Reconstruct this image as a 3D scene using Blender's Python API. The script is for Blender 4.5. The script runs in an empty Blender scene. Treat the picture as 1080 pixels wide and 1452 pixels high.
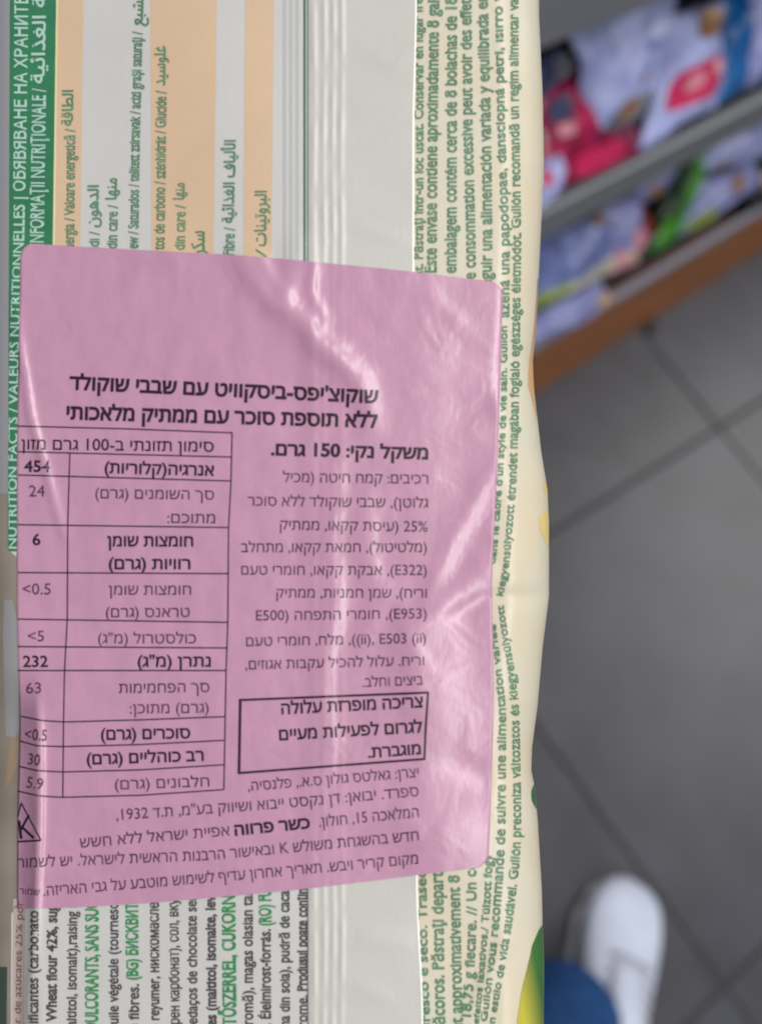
import bpy, math, random, re
import numpy as np
from mathutils import Matrix, Vector, Euler
from mathutils.geometry import delaunay_2d_cdt
random.seed(7); rng = np.random.default_rng(7)
S = bpy.context.scene
COL = S.collection

# ------------------------------------------------------------------ camera, world, lamps, exposure
H = 1.3433526
R = np.array([[0.7673668, -0.4285877, 0.4769285], [-0.5731847, -0.7918988, 0.2106077], [0.2874152, -0.4349814, -0.8533368]])  # camera (x right, y down, z forward) -> world
F = 1600.0
CAM = np.array([0, 0, H])
cam_m = Matrix([[R[0, 0], -R[0, 1], -R[0, 2], 0], [R[1, 0], -R[1, 1], -R[1, 2], 0], [R[2, 0], -R[2, 1], -R[2, 2], H], [0, 0, 0, 1]])
cd = bpy.data.cameras.new('camera'); cam = bpy.data.objects.new('camera', cd); COL.objects.link(cam)
cam.matrix_world = cam_m
cd.sensor_fit = 'HORIZONTAL'; cd.sensor_width = 27.0
cd.lens = 27.0 * F / 1080.0
cd.clip_start = 0.01; cd.clip_end = 50
cd.dof.use_dof = True
cd.dof.focus_distance = 0.178
cd.dof.aperture_fstop = cd.lens / 2.9
S.camera = cam

W = bpy.data.worlds.new('World'); S.world = W; W.use_nodes = True
bg = W.node_tree.nodes['Background']
bg.inputs[0].default_value = (0.90, 0.95, 1.0, 1); bg.inputs[1].default_value = 0.27

def lamp(name, loc, yaw, sx, sy, power, col=(1, 0.97, 0.93)):
    d = bpy.data.lights.new(name, 'AREA'); d.shape = 'RECTANGLE'; d.size = sx; d.size_y = sy
    d.energy = power; d.color = col
    o = bpy.data.objects.new(name, d); COL.objects.link(o); o.location = loc; o.rotation_euler = (0, 0, yaw)
    return o
YAW = math.atan2(0.7919, 0.4286) - math.pi / 2
lamp('ceiling_lamp', (-0.30, -1.25, 2.9), YAW, 0.16, 3.2, 74)
lamp('ceiling_lamp', (3.9, 0.2, 2.9), YAW, 0.5, 2.4, 75)
lamp('ceiling_lamp', (0.9, 2.0, 2.9), YAW, 0.3, 2.4, 18)
S.view_settings.view_transform = 'Standard'
S.view_settings.look = 'None'; S.view_settings.exposure = 0.0; S.view_settings.gamma = 1.0

# ------------------------------------------------------------------ helpers
def srgb(r, g, b, k=1.0):
    f = lambda c: (c / 255 / 12.92 if c / 255 < 0.04045 else ((c / 255 + 0.055) / 1.055) ** 2.4)
    return (min(1, f(r) * k), min(1, f(g) * k), min(1, f(b) * k), 1)

def mat(name, col, rough=0.5, spec=0.5, metal=0.0, coat=0.0, var=0.0, vscale=40.0, col2=None, bump=0.0, bscale=200.0, bdist=0.001, stretch=(1, 1, 1), lo=0.35, hi=0.65, bump2=None):
    m = bpy.data.materials.new(name); m.use_nodes = True
    nt = m.node_tree; N = nt.nodes; L = nt.links; p = N['Principled BSDF']
    p.inputs['Base Color'].default_value = col
    p.inputs['Roughness'].default_value = rough
    p.inputs['Specular IOR Level'].default_value = spec
    p.inputs['Metallic'].default_value = metal
    p.inputs['Coat Weight'].default_value = coat
    tc = N.new('ShaderNodeTexCoord'); mp = N.new('ShaderNodeMapping'); mp.inputs['Scale'].default_value = stretch
    L.new(tc.outputs['Object'], mp.inputs['Vector'])
    if var > 0 or col2:
        n = N.new('ShaderNodeTexNoise'); n.inputs['Scale'].default_value = vscale; n.inputs['Detail'].default_value = 4
        L.new(mp.outputs[0], n.inputs['Vector'])
        r = N.new('ShaderNodeMapRange'); r.inputs[1].default_value = lo; r.inputs[2].default_value = hi
        L.new(n.outputs['Fac'], r.inputs[0])
        mx = N.new('ShaderNodeMix'); mx.data_type = 'RGBA'
        mx.inputs[6].default_value = col
        mx.inputs[7].default_value = col2 if col2 else tuple(max(0, c * (1 - var)) for c in col[:3]) + (1,)
        L.new(r.outputs[0], mx.inputs[0]); L.new(mx.outputs[2], p.inputs['Base Color'])
    if bump > 0:
        n2 = N.new('ShaderNodeTexNoise'); n2.inputs['Scale'].default_value = bscale; n2.inputs['Detail'].default_value = 3
        L.new(mp.outputs[0], n2.inputs['Vector'])
        b = N.new('ShaderNodeBump'); b.inputs['Strength'].default_value = bump; b.inputs['Distance'].default_value = bdist
        L.new(n2.outputs['Fac'], b.inputs['Height'])
        last = b
        if bump2:
            n3 = N.new('ShaderNodeTexNoise'); n3.inputs['Scale'].default_value = bump2[1]; n3.inputs['Detail'].default_value = 2
            n3.inputs['Distortion'].default_value = 0.6
            L.new(tc.outputs['Object'], n3.inputs['Vector'])
            b2 = N.new('ShaderNodeBump'); b2.inputs['Strength'].default_value = bump2[0]; b2.inputs['Distance'].default_value = bump2[2]
            L.new(n3.outputs['Fac'], b2.inputs['Height']); L.new(b.outputs[0], b2.inputs['Normal']); last = b2
        L.new(last.outputs[0], p.inputs['Normal'])
    return m

def mesh_obj(name, verts, faces, m, parent=None, smooth=True):
    me = bpy.data.meshes.new(name)
    me.from_pydata([tuple(map(float, v)) for v in verts], [], [tuple(map(int, f)) for f in faces]); me.update()
    if smooth: me.polygons.foreach_set('use_smooth', [True] * len(me.polygons))
    if m: me.materials.append(m)
    o = bpy.data.objects.new(name, me); COL.objects.link(o)
    if parent: o.parent = parent
    return o

def empty(name, loc=(0, 0, 0), label=None, cat=None, group=None):
    o = bpy.data.objects.new(name, None); COL.objects.link(o); o.location = loc; o.empty_display_size = 0.02
    tag(o, label, cat, group); return o
def tag(o, label=None, cat=None, group=None, kind=None):
    if label: o['label'] = label
    if cat: o['category'] = cat
    if group: o['group'] = group
    if kind: o['kind'] = kind
    return o

def box(name, lo, hi, m, parent=None, bevel=0.0):
    (x0, y0, z0), (x1, y1, z1) = lo, hi
    v = [(x0, y0, z0), (x1, y0, z0), (x1, y1, z0), (x0, y1, z0), (x0, y0, z1), (x1, y0, z1), (x1, y1, z1), (x0, y1, z1)]
    f = [(0, 3, 2, 1), (4, 5, 6, 7), (0, 1, 5, 4), (1, 2, 6, 5), (2, 3, 7, 6), (3, 0, 4, 7)]
    o = mesh_obj(name, v, f, m, parent, smooth=False)
    if bevel:
        b = o.modifiers.new('bevel', 'BEVEL'); b.width = bevel; b.segments = 2
    return o

def grid_faces(nu, nv, flip=False):
    i = np.arange(nu - 1)[:, None]; j = np.arange(nv - 1)[None, :]
    a = (i * nv + j).ravel()
    q = np.stack([a, a + nv, a + nv + 1, a + 1], 1)
    return q[:, ::-1] if flip else q

def ray(px, py): return R @ np.array([(px - 540) / F, (py - 726) / F, 1.0])
def on_z(px, py, z):
    r = ray(px, py); return CAM + r * (z - H) / r[2]
SA = math.radians(-3.3)   # the shelf stands a few degrees off the tile joints
RZ = np.array([[math.cos(SA), -math.sin(SA), 0], [math.sin(SA), math.cos(SA), 0], [0, 0, 1]])
def on_y(px, py, y):
    r = ray(px, py); return CAM + r * y / r[1]
def on_slope(px, py, z0, s=1.0, y0=0.315):
    r = RZ @ ray(px, py); t = (z0 - s * y0 - H) / (r[2] - s * r[1]); return CAM + t * r

# ------------------------------------------------------------------ floor of dark tiles
m_grout = mat('grout', (0.056, 0.055, 0.058, 1), 0.85)
m_tile = mat('floor_tile', (0.064, 0.066, 0.083, 1), 0.40, 0.5, var=0.28, vscale=9.0, bump=0.25, bscale=60, bdist=0.001)
m_tile2 = mat('floor_tile_warm', (0.060, 0.061, 0.075, 1), 0.40, 0.5, var=0.28, vscale=11.0, bump=0.25, bscale=60, bdist=0.001)
floor = box('floor', (-4, -4, -0.05), (6, 5, -0.004), m_grout); tag(floor, 'dark grout bed under the grey floor tiles', kind='structure')
TS = 0.6; TX, TY = 0.751, -0.4202
def tile_mesh(m):
    g = 0.0021; b = 0.0018; a = TS / 2 - g
    v = []
    for z, e in ((-0.0038, 0), (-0.0015, 0), (0, b)):
        v += [(-a + e, -a + e, z), (a - e, -a + e, z), (a - e, a - e, z), (-a + e, a - e, z)]
    f = []
    for k in (0, 4):
        for q in range(4): f.append((k + q, k + (q + 1) % 4, k + 4 + (q + 1) % 4, k + 4 + q))
    f.append((8, 9, 10, 11))
    me = bpy.data.meshes.new('tile'); me.from_pydata(v, [], f); me.materials.append(m); return me
tms = [tile_mesh(m_tile), tile_mesh(m_tile2)]
for i in range(-4, 6):
    for j in range(-4, 5):
        t = bpy.data.objects.new('tile', tms[(i * 3 + j) % 2]); COL.objects.link(t)
        t.parent = floor
        t.location = (TX + (i + 0.5) * TS, TY + (j + 0.5) * TS, random.uniform(-0.0004, 0.0004))

# ------------------------------------------------------------------ shelf unit
m_wood = mat('orange_brown_board', (0.42, 0.150, 0.046, 1), 0.5, 0.4, var=0.35, vscale=9, stretch=(0.5, 6, 6))
m_rail = mat('grey_steel', (0.20, 0.21, 0.235, 1), 0.38, 0.6, metal=0.1)
m_lip = mat('light_grey_steel', (0.26, 0.27, 0.34, 1), 0.38, 0.6, metal=0.1)
m_dark = mat('dark_shelf_paint', (0.022, 0.020, 0.030, 1), 0.6)
SO = np.array([1.2, 0.31, 0])
shelf = empty('shelf_unit', tuple(RZ.T @ SO), 'low steel shop shelf with grey price rails and an orange-brown kick board', 'shelf'); shelf.rotation_euler = (0, 0, -SA)
def sbox(name, lo, hi, m, bevel=0.0015):
    return box(name, tuple(np.array(lo) - SO), tuple(np.array(hi) - SO), m, shelf, bevel)
X0, X1 = 0.1, 2.9
kb = sbox('kick_board', (X0, 0.312, 0.003), (X1, 0.332, 0.216), m_wood, 0.003); kb['label'] = 'orange-brown wooden kick board'
sbox('front_lip', (X0, 0.310, 0.2165), (X1, 0.320, 0.236), m_lip)
sbox('tray', (X0, 0.3325, 0.205), (X1, 0.95, 0.215), m_dark)
sbox('price_rail', (X0, 0.310, 0.556), (X1, 0.322, 0.615), m_rail, 0.003)
sbox('tray', (X0, 0.3225, 0.572), (X1, 0.95, 0.582), m_dark)
sbox('price_rail', (X0, 0.310, 0.862), (X1, 0.322, 0.92), m_rail, 0.003)
sbox('tray', (X0, 0.3225, 0.88), (X1, 0.95, 0.89), m_dark)
sbox('back_panel', (X0, 0.951, 0.003), (X1, 0.965, 1.1), m_dark)
for x in (X0 - 0.02, X1 + 0.0005): sbox('upright', (x, 0.315, 0.0), (x + 0.0195, 0.95, 1.0), m_dark)
ft = sbox('levelling_foot', (1.38, 0.292, 0.0), (1.405, 0.309, 0.010), m_dark, 0.004)

# ------------------------------------------------------------------ packets lying in the shelf trays
def film(name, c, rough=0.3, c2=None, vs=30): return mat(name, c, rough, 0.5, var=0.25, vscale=vs, col2=c2, bump=0.5, bscale=22, bdist=0.004)
PAL = {
 'lilac': film('lilac_white_film', (0.33, 0.35, 0.66, 1), c2=(0.19, 0.21, 0.45, 1)),
 'white': film('white_film', (0.45, 0.49, 0.84, 1), c2=(0.27, 0.31, 0.60, 1)),
 'blueg': film('pale_blue_film', (0.23, 0.29, 0.60, 1), c2=(0.10, 0.14, 0.34, 1)),
 'crim': film('crimson_film', (0.42, 0.004, 0.075, 1), c2=(0.13, 0.002, 0.025, 1)),
 'pinkred': film('raspberry_print', (0.60, 0.018, 0.11, 1)),
 'pink': film('pink_print', (0.70, 0.28, 0.36, 1)),
 'blue': film('deep_blue_film', (0.004, 0.11, 0.36, 1)),
 'sky': film('bright_blue_film', (0.002, 0.27, 0.62, 1)),
 'green': film('green_film', (0.05, 0.30, 0.004, 1), c2=(0.025, 0.13, 0.003, 1)),
 'dkgreen': film('dark_green_film', (0.008, 0.030, 0.010, 1)),
 'lime': film('lime_print', (0.26, 0.34, 0.05, 1)),
 'brown': film('biscuit_print', (0.22, 0.095, 0.035, 1), c2=(0.34, 0.18, 0.09, 1), vs=60),
 'red': film('red_print', (0.26, 0.015, 0.012, 1)),
 'cream': film('cream_film', (0.52, 0.50, 0.40, 1)),
 'peach': film('peach_print', (0.62, 0.42, 0.26, 1)),
 'grey': film('clear_window_film', (0.17, 0.18, 0.23, 1), 0.2),
 'navy': film('navy_print', (0.06, 0.07, 0.16, 1)),
 'black': film('black_film', (0.008, 0.008, 0.012, 1)),
}
def snack(corners, z0, body, patches, label, name='snack_packet', thick=0.02, s=1.0, lift=0.0, y0=0.315):
    # corners in order: foot-left, foot-right, head-right, head-left, lying on the sloped pile of the tray
    P = [on_slope(px, py, z0 + lift, s, y0) for px, py in corners]
    c = sum(P) / 4; n = np.array([0, -s, 1.0]); n /= np.linalg.norm(n)
    base = c - n * thick
    root = empty(name, tuple(RZ.T @ base), label, 'snack packet', 'snack packets in the shelf trays'); root.rotation_euler = (0, 0, -SA)
    nu, nv = 22, 18
    ph = rng.uniform(0, 6, 6)
    def surf(u, v, off=0.0):
        p = (1 - u)[..., None] * (1 - v)[..., None] * P[0] + u[..., None] * (1 - v)[..., None] * P[1] + u[..., None] * v[..., None] * P[2] + (1 - u)[..., None] * v[..., None] * P[3]
        b = (np.clip(4 * u * (1 - u), 0, 1) * np.clip(4 * v * (1 - v), 0, 1)) ** 0.55 * thick
        w = 0.12 * thick * (np.sin(9 * u + 5 * v + ph[0]) + np.sin(-7 * u + 11 * v + ph[1]) + 0.6 * np.sin(23 * u + ph[2]) * np.sin(19 * v + ph[3]))
        return p + n * (b + w + off)[..., None] - base
    u, v = np.meshgrid(np.linspace(0, 1, nu), np.linspace(0, 1, nv), indexing='ij')
    V = surf(u, v).reshape(-1, 3)
    bk = surf(u, v); bb = (np.clip(4 * u * (1 - u), 0, 1) * np.clip(4 * v * (1 - v), 0, 1)) ** 0.55 * thick
    V2 = (bk - n * (1.8 * bb + 0.0006)[..., None]).reshape(-1, 3)
    fs = list(grid_faces(nu, nv)); off = nu * nv
    fs += [tuple(a + off for a in q[::-1]) for q in fs]
    # the crimped rim closes front and back
    rim = [i * nv for i in range(nu)] + [(nu - 1) * nv + j for j in range(1, nv)] + [i * nv + nv - 1 for i in range(nu - 2, -1, -1)] + [j for j in range(nv - 2, 0, -1)]
    for k in range(len(rim)):
        a, b2 = rim[k], rim[(k + 1) % len(rim)]; fs.append((b2, a, a + off, b2 + off))
    mesh_obj('film', np.vstack([V, V2]), fs, PAL[body], root)
    for k, (u0, v0, u1, v1, cc) in enumerate(patches):
        a, b = np.meshgrid(np.linspace(0, 1, 10), np.linspace(0, 1, 10), indexing='ij')
        # rounded blob inside the rectangle
        A = 2 * a - 1; B = 2 * b - 1
        A2 = A * np.sqrt(1 - 0.28 * B * B); B2 = B * np.sqrt(1 - 0.28 * A * A)
        uu = (u0 + u1) / 2 + (u1 - u0) / 2 * A2; vv = (v0 + v1) / 2 + (v1 - v0) / 2 * B2
        VV = surf(np.clip(uu, 0.0, 1.0), np.clip(vv, 0.0, 1.0), 0.0016 + 0.0005 * k).reshape(-1, 3)
        mesh_obj('printed_panel', VV, grid_faces(10, 10), PAL[cc], root)
    return root
T2, T1 = 0.618, 0.232
# upper tray
snack([(700, 190), (805, 138), (828, 40), (740, 90)], T2, 'navy', [(0.68, 0.1, 0.98, 0.6, 'crim'), (0.4, 0.5, 0.7, 0.9, 'grey')], 'dark navy packet with a crimson side at the upper left of the upper tray', lift=0.0)
snack([(755, 285), (915, 216), (850, 88), (752, 130)], T2, 'crim', [(0.12, 0.66, 0.34, 0.9, 'navy'), (0.28, 0.05, 0.72, 0.32, 'pinkred'), (0.16, 0.52, 0.30, 0.64, 'pink')], 'crimson packet in the upper tray under the large pale one', lift=0.018)
snack([(745, 315), (800, 262), (795, 215), (745, 240)], T2, 'white', [(0.2, 0.5, 0.42, 0.9, 'pinkred')], 'small white packet with a pink edge at the lower left of the upper tray', lift=0.035, thick=0.012)
snack([(845, 200), (925, 152), (962, -40), (806, 45)], T2, 'white', [(0.12, 0.02, 0.80, 0.22, 'grey'), (0.22, 0.10, 0.50, 0.26, 'brown'), (0.55, 0.56, 0.8, 0.63, 'blueg'), (0.5, 0.32, 0.66, 0.38, 'pink')], 'large pale blue-white packet with a clear window in the upper tray', lift=0.045)
snack([(905, 214), (1015, 150), (1022, 0), (950, 22)], T2, 'white', [(0.08, 0.22, 0.94, 0.56, 'pinkred'), (0.30, 0.34, 0.52, 0.48, 'pink'), (0.66, 0.40, 0.86, 0.52, 'pink'), (0.35, 0.74, 0.95, 0.93, 'brown'), (0.42, 0.88, 0.8, 0.97, 'peach')], 'white packet with a crimson label panel beside the blue packet', lift=0.022)
snack([(1012, 150), (1110, 100), (1120, -40), (1024, -5)], T2, 'blue', [(0.24, 0.05, 0.5, 0.97, 'lilac'), (0.48, 0.22, 0.9, 0.58, 'sky'), (0.5, 0.60, 0.86, 0.78, 'lime')], 'blue packet at the right end of the upper tray', lift=0.018)
snack([(850, 70), (900, 40), (910, -60), (860, -30)], T2, 'black', [(0.1, 0.1, 0.4, 0.9, 'crim')], 'dark packet with a crimson edge behind the large pale packet')
# lower tray
snack([(740, 500), (868, 430), (850, 395), (740, 455)], T1, 'lilac', [(0.6, 0.05, 0.95, 0.6, 'lilac'), (0.78, 0.1, 0.96, 0.7, 'peach')], 'lilac packet lowest at the left of the lower tray', lift=0.012)
snack([(740, 450), (885, 375), (878, 355), (740, 425)], T1, 'cream', [(0.05, 0.1, 0.42, 0.95, 'lime')], 'flat cream packet with a lime corner in the lower tray', lift=0.02, thick=0.01)
snack([(735, 445), (872, 375), (858, 298), (735, 350)], T1, 'blueg', [(0.3, 0.62, 0.7, 0.85, 'blueg'), (0.5, 0.1, 0.9, 0.3, 'lilac'), (0.75, 0.86, 0.97, 0.99, 'brown')], 'pale blue packet filling the left of the lower tray', lift=0.012)
snack([(868, 375), (925, 345), (905, 270), (845, 300)], T1, 'lilac', [(0.35, 0.1, 0.72, 0.45, 'pink'), (0.68, 0.25, 0.98, 0.85, 'red'), (0.1, 0.6, 0.3, 0.8, 'lilac')], 'lilac packet with a red side stripe in the lower tray', lift=0.01)
snack([(862, 390), (905, 372), (900, 345), (865, 362)], T1, 'pink', [(0.5, 0.2, 0.98, 0.8, 'peach')], 'small pink packet with a peach corner at the shelf lip', lift=0.02, thick=0.008)
snack([(905, 290), (955, 262), (965, 212), (895, 245)], T1, 'lilac', [(0.1, 0.1, 0.42, 0.5, 'brown')], 'lilac packet with a biscuit print beside the green packet', lift=0.0)
snack([(902, 372), (952, 345), (1008, 200), (960, 222)], T1, 'dkgreen', [(0.42, 0.03, 0.99, 0.98, 'green'), (0.12, 0.05, 0.7, 0.42, 'green')], 'bright green packet standing between the lilac packets', lift=0.02)
snack([(945, 345), (1080, 262), (1068, 222), (985, 262)], T1, 'lilac', [(0.45, 0.42, 0.66, 0.86, 'brown'), (0.08, 0.05, 0.38, 0.4, 'lime')], 'lilac packet with a round biscuit print at the shelf lip', lift=0.006)
snack([(990, 248), (1100, 215), (1110, 150), (985, 195)], T1, 'white', [(0.1, -0.0, 0.35, 0.16, 'brown')], 'white packet at the right end of the lower tray', lift=0.03)
snack([(1062, 300), (1160, 250), (1150, 190), (1060, 240)], T1, 'black', [(0.1, 0.3, 0.5, 0.8, 'brown')], 'black packet with a brown print at the far right of the lower tray')

# ------------------------------------------------------------------ person: shoe and jeans leg
m_shoe = mat('white_leather', (0.62, 0.68, 0.84, 1), 0.5, 0.4, var=0.10, vscale=25)
m_shoe2 = mat('grey_suede_side', (0.11, 0.11, 0.15, 1), 0.8, 0.2, var=0.2, vscale=40)
m_sole = mat('rubber_sole', (0.50, 0.52, 0.60, 1), 0.7, 0.3)
m_lace = mat('pinkish_lace', (0.36, 0.31, 0.36, 1), 0.8)
m_denim = mat('blue_denim', (0.022, 0.090, 0.28, 1), 0.85, 0.2, var=0.35, vscale=70, bump=0.4, bscale=900, bdist=0.001)
m_sock = mat('dark_sock', (0.02, 0.02, 0.025, 1), 0.9)
toe = np.array([0.722, -0.250]); hd = np.array([-0.86, -0.51]); hd /= np.linalg.norm(hd)
heel = toe + hd * 0.285
person = empty('person', (heel[0], heel[1], 0), 'person in blue jeans and a white sneaker standing on the grey tiles', 'person')
person.rotation_euler = (0, 0, math.atan2(-hd[1], -hd[0]))
def loft(name, secs, m, parent, n=28, power=2.3):
    V = []; Fc = []
    for (x, yc, w, z0, z1, pw) in secs:
        for k in range(n):
            a = 2 * math.pi * k / n; ca, sa = math.cos(a), math.sin(a)
            y = yc + w / 2 * math.copysign(abs(ca) ** (2 / pw), ca)
            z = (z0 + z1) / 2 + (z1 - z0) / 2 * math.copysign(abs(sa) ** (2 / pw), sa)
            V.append((x, y, z))
    for i in range(len(secs) - 1):
        for k in range(n):
            Fc.append((i * n + k, i * n + (k + 1) % n, (i + 1) * n + (k + 1) % n, (i + 1) * n + k))
    Fc.append(tuple(range(n))[::-1]); Fc.append(tuple((len(secs) - 1) * n + k for k in range(n)))
    o = mesh_obj(name, V, [f for f in Fc], m, parent); return o
shoe = loft('shoe', [(0.004, 0, 0.03, 0.03, 0.075, 2), (0.015, 0, 0.06, 0.018, 0.098, 2.3), (0.05, 0, 0.074, 0.014, 0.112, 2.3), (0.09, 0, 0.080, 0.014, 0.108, 2.3), (0.125, 0.002, 0.084, 0.014, 0.098, 2.3), (0.155, 0.003, 0.092, 0.014, 0.086, 2.3),
    (0.185, 0.004, 0.100, 0.014, 0.074, 2.3), (0.215, 0.004, 0.102, 0.014, 0.063, 2.4), (0.24, 0.003, 0.096, 0.014, 0.055, 2.4), (0.262, 0.001, 0.080, 0.014, 0.048, 2.3), (0.275, 0, 0.056, 0.016, 0.040, 2.2), (0.282, 0, 0.026, 0.02, 0.032, 2)], m_shoe, person)
shoe['label'] = 'white sneaker with a rounded toe'
ss = shoe.modifiers.new('s', 'SUBSURF'); ss.levels = 1; ss.render_levels = 1
loft('sole', [(0.0, 0, 0.04, 0, 0.024, 3), (0.02, 0, 0.078, 0, 0.026, 3), (0.09, 0, 0.084, 0, 0.024, 3), (0.15, 0.003, 0.094, 0, 0.022, 3), (0.215, 0.004, 0.108, 0, 0.022, 3), (0.255, 0.002, 0.092, 0, 0.022, 3), (0.28, 0, 0.05, 0, 0.022, 3), (0.287, 0, 0.02, 0.004, 0.018, 2)], m_sole, shoe)
loft('side_panel', [(0.03, 0.022, 0.036, 0.022, 0.07, 2.3), (0.09, 0.025, 0.036, 0.022, 0.076, 2.3), (0.15, 0.031, 0.036, 0.021, 0.064, 2.3), (0.20, 0.036, 0.038, 0.021, 0.052, 2.3), (0.235, 0.031, 0.040, 0.021, 0.044, 2.3), (0.258, 0.022, 0.036, 0.021, 0.038, 2.2)], m_shoe2, shoe)
loft('tongue', [(0.085, 0, 0.05, 0.09, 0.125, 2.2), (0.12, 0.002, 0.048, 0.08, 0.108, 2.2), (0.155, 0.003, 0.044, 0.07, 0.092, 2.2), (0.18, 0.004, 0.034, 0.06, 0.078, 2.2)], m_shoe, shoe)
for k in range(5):
    x = 0.105 + 0.017 * k; z = 0.1105 - 0.0082 * k
    loft('lace', [(x - 0.004, 0.002, 0.052, z - 0.002, z + 0.002, 2), (x, 0.002, 0.054, z - 0.003, z + 0.004, 2), (x + 0.004, 0.002, 0.052, z - 0.003, z + 0.001, 2)], m_lace, shoe, n=12)
# trouser leg: rings along a slightly bent shin
def tube_world(name, pts, rad, m, parent, n=26, fold=0.0):
    pts = [np.array(p, float) for p in pts]; V = []; Fc = []
    inv = parent.matrix_basis.inverted() if parent else Matrix()
    for i, p in enumerate(pts):
        d = (pts[min(i + 1, len(pts) - 1)] - pts[max(i - 1, 0)]); d /= np.linalg.norm(d)
        a = np.cross(d, [0, 1, 0.2]); a /= np.linalg.norm(a); b = np.cross(d, a)
        for k in range(n):
            t = 2 * math.pi * k / n
            r = rad[i] * (1 + fold * math.sin(3 * t + i * 1.7) + fold * 0.6 * math.sin(5 * t - i * 2.3))
            V.append(tuple(inv @ Vector(p + r * (math.cos(t) * a + math.sin(t) * b))))
    for i in range(len(pts) - 1):
        for k in range(n): Fc.append((i * n + k, i * n + (k + 1) % n, (i + 1) * n + (k + 1) % n, (i + 1) * n + k))
    Fc.append(tuple(range(n))[::-1]); Fc.append(tuple((len(pts) - 1) * n + k for k in range(n)))
    return mesh_obj(name, V, Fc, m, parent)
ank = np.array([0.520, -0.300, 0.075]); knee = np.array([0.20, -0.27, 0.47]); hip = np.array([-0.12, -0.42, 0.86])
path = [ank + (knee - ank) * t for t in (0.0, 0.06, 0.14, 0.24, 0.4, 0.6, 0.8, 1.0)] + [knee + (hip - knee) * t for t in (0.25, 0.5, 0.75, 1.0)]
leg = tube_world('trouser_leg', path, [0.066, 0.068, 0.066, 0.063, 0.064, 0.069, 0.073, 0.077, 0.084, 0.09, 0.098, 0.104], m_denim, person, fold=0.035)
leg['label'] = 'blue denim trouser leg'
sm = leg.modifiers.new('s', 'SUBSURF'); sm.levels = 1; sm.render_levels = 1

# ================================================================== the biscuit packet
D = 160.0          # millimetres from the camera to the packet's front plane
packet = empty('biscuit_packet', (0, 0, 0), 'cream biscuit packet, back side up, with a large pink sticker and green small print', 'biscuit packet')
packet.matrix_world = cam_m @ Matrix.Translation((0, 0, -D / 1000))

def poly(pts):
    p = np.array(pts, float); return lambda y: np.interp(y, p[:, 0], p[:, 1])
XR = poly([(-40, 764), (20, 764), (130, 769), (230, 771), (340, 766), (400, 763), (465, 760), (511, 755), (553, 757), (640, 767), (695, 776), (740, 778), (846, 778), (918, 769), (1000, 762), (1060, 754), (1093, 753), (1112, 757), (1162, 762), (1264, 768), (1314, 769), (1358, 771), (1500, 770)])
XL = poly([(-60, -46), (1500, -46)])
def segd(x, y, pts):
    d = np.full(np.shape(x), 1e9); s = np.zeros(np.shape(x)); P = np.array(pts, float)
    L = np.concatenate([[0], np.cumsum(np.hypot(*np.diff(P, axis=0).T))])
    for i in range(len(P) - 1):
        a, b = P[i], P[i + 1]; ab = b - a; l2 = ab @ ab
        t = np.clip(((x - a[0]) * ab[0] + (y - a[1]) * ab[1]) / l2, 0, 1)
        q = np.hypot(x - a[0] - t * ab[0], y - a[1] - t * ab[1])
        m = q < d; d = np.where(m, q, d); s = np.where(m, (L[i] + t * (L[i + 1] - L[i])) / L[-1], s)
    return d, s
RIDGES = [  # path, sigma px, height mm, taper at both ends
 ([(338, 350), (365, 400), (405, 452)], 13, 0.66, 1), ([(362, 350), (385, 392), (410, 425)], 7, 0.34, 1),
 ([(420, 350), (408, 430), (450, 484), (508, 536), (528, 600)], 14, 0.88, 1), ([(446, 362), (440, 415), (462, 452)], 7, 0.36, 1),
 ([(197, 370), (191, 430)], 8, 0.16, 1),
 ([(236, 352), (262, 380)], 9, 0.20, 1),
 ([(20, 430), (44, 590), (90, 760)], 5, 0.50, 1),
 ([(712, 640), (640, 770), (590, 880)], 11, 0.32, 1),
 ([(705, 790), (640, 850), (590, 905)], 15, 0.50, 1),
 ([(480, 640), (468, 760), (474, 850), (458, 960), (466, 1080), (455, 1150)], 11, 0.34, 1),
 ([(520, 690), (520, 790), (536, 850), (512, 930)], 12, 0.34, 1),
 ([(560, 830), (585, 930), (590, 1000)], 14, 0.34, 1),
 ([(540, 1150), (600, 1190)], 22, 0.30, 1),
 ([(600, 410), (645, 450), (668, 480)], 9, 0.16, 1),
 ([(770, 844), (690, 850), (600, 892)], 9, -0.70, 2),
 ([(690, 1100), (640, 1080), (600, 1040)], 15, -0.45, 2),
 ([(492, 150), (588, 146)], 14, 0.12, 1), ([(500, 265), (588, 275)], 12, -0.10, 1),
 ([(500, 1330), (590, 1338)], 12, 0.20, 1), ([(498, 1395), (560, 1420)], 9, 0.12, 1), ([(500, 60), (560, 90), (588, 70)], 9, 0.10, 1), ([(505, 210), (585, 190)], 8, 0.09, 1), ([(500, 320), (590, 345)], 8, 0.12, 1),
 ([(690, 555), (768, 650)], 9, 0.28, 1), ([(715, 1160), (768, 1262)], 9, 0.32, 1), ([(712, 60), (770, 160)], 10, 0.22, 1), ([(735, 300), (768, 380)], 9, 0.2, 1), ([(722, 1330), (660, 1452)], 9, 0.3, 1), ([(710, 970), (760, 1010)], 8, 0.22, 1),
 ([(52, 955), (56, 1050), (56, 1160), (50, 1300), (40, 1460)], 4.5, 0.60, 3),
]
BUMPS = [(618, 975, 46, 75, 0.95), (636, 1190, 44, 46, 1.0), (250, 700, 160, 400, 0.7), (728, 930, 26, 60, 0.5), (735, 790, 30, 40, 0.3), (560, 1360, 60, 50, 0.2)]
WV = [(rng.uniform(0.006, 0.03), rng.uniform(0, 6.28), rng.uniform(0, 6.28)) for _ in range(14)]
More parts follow.
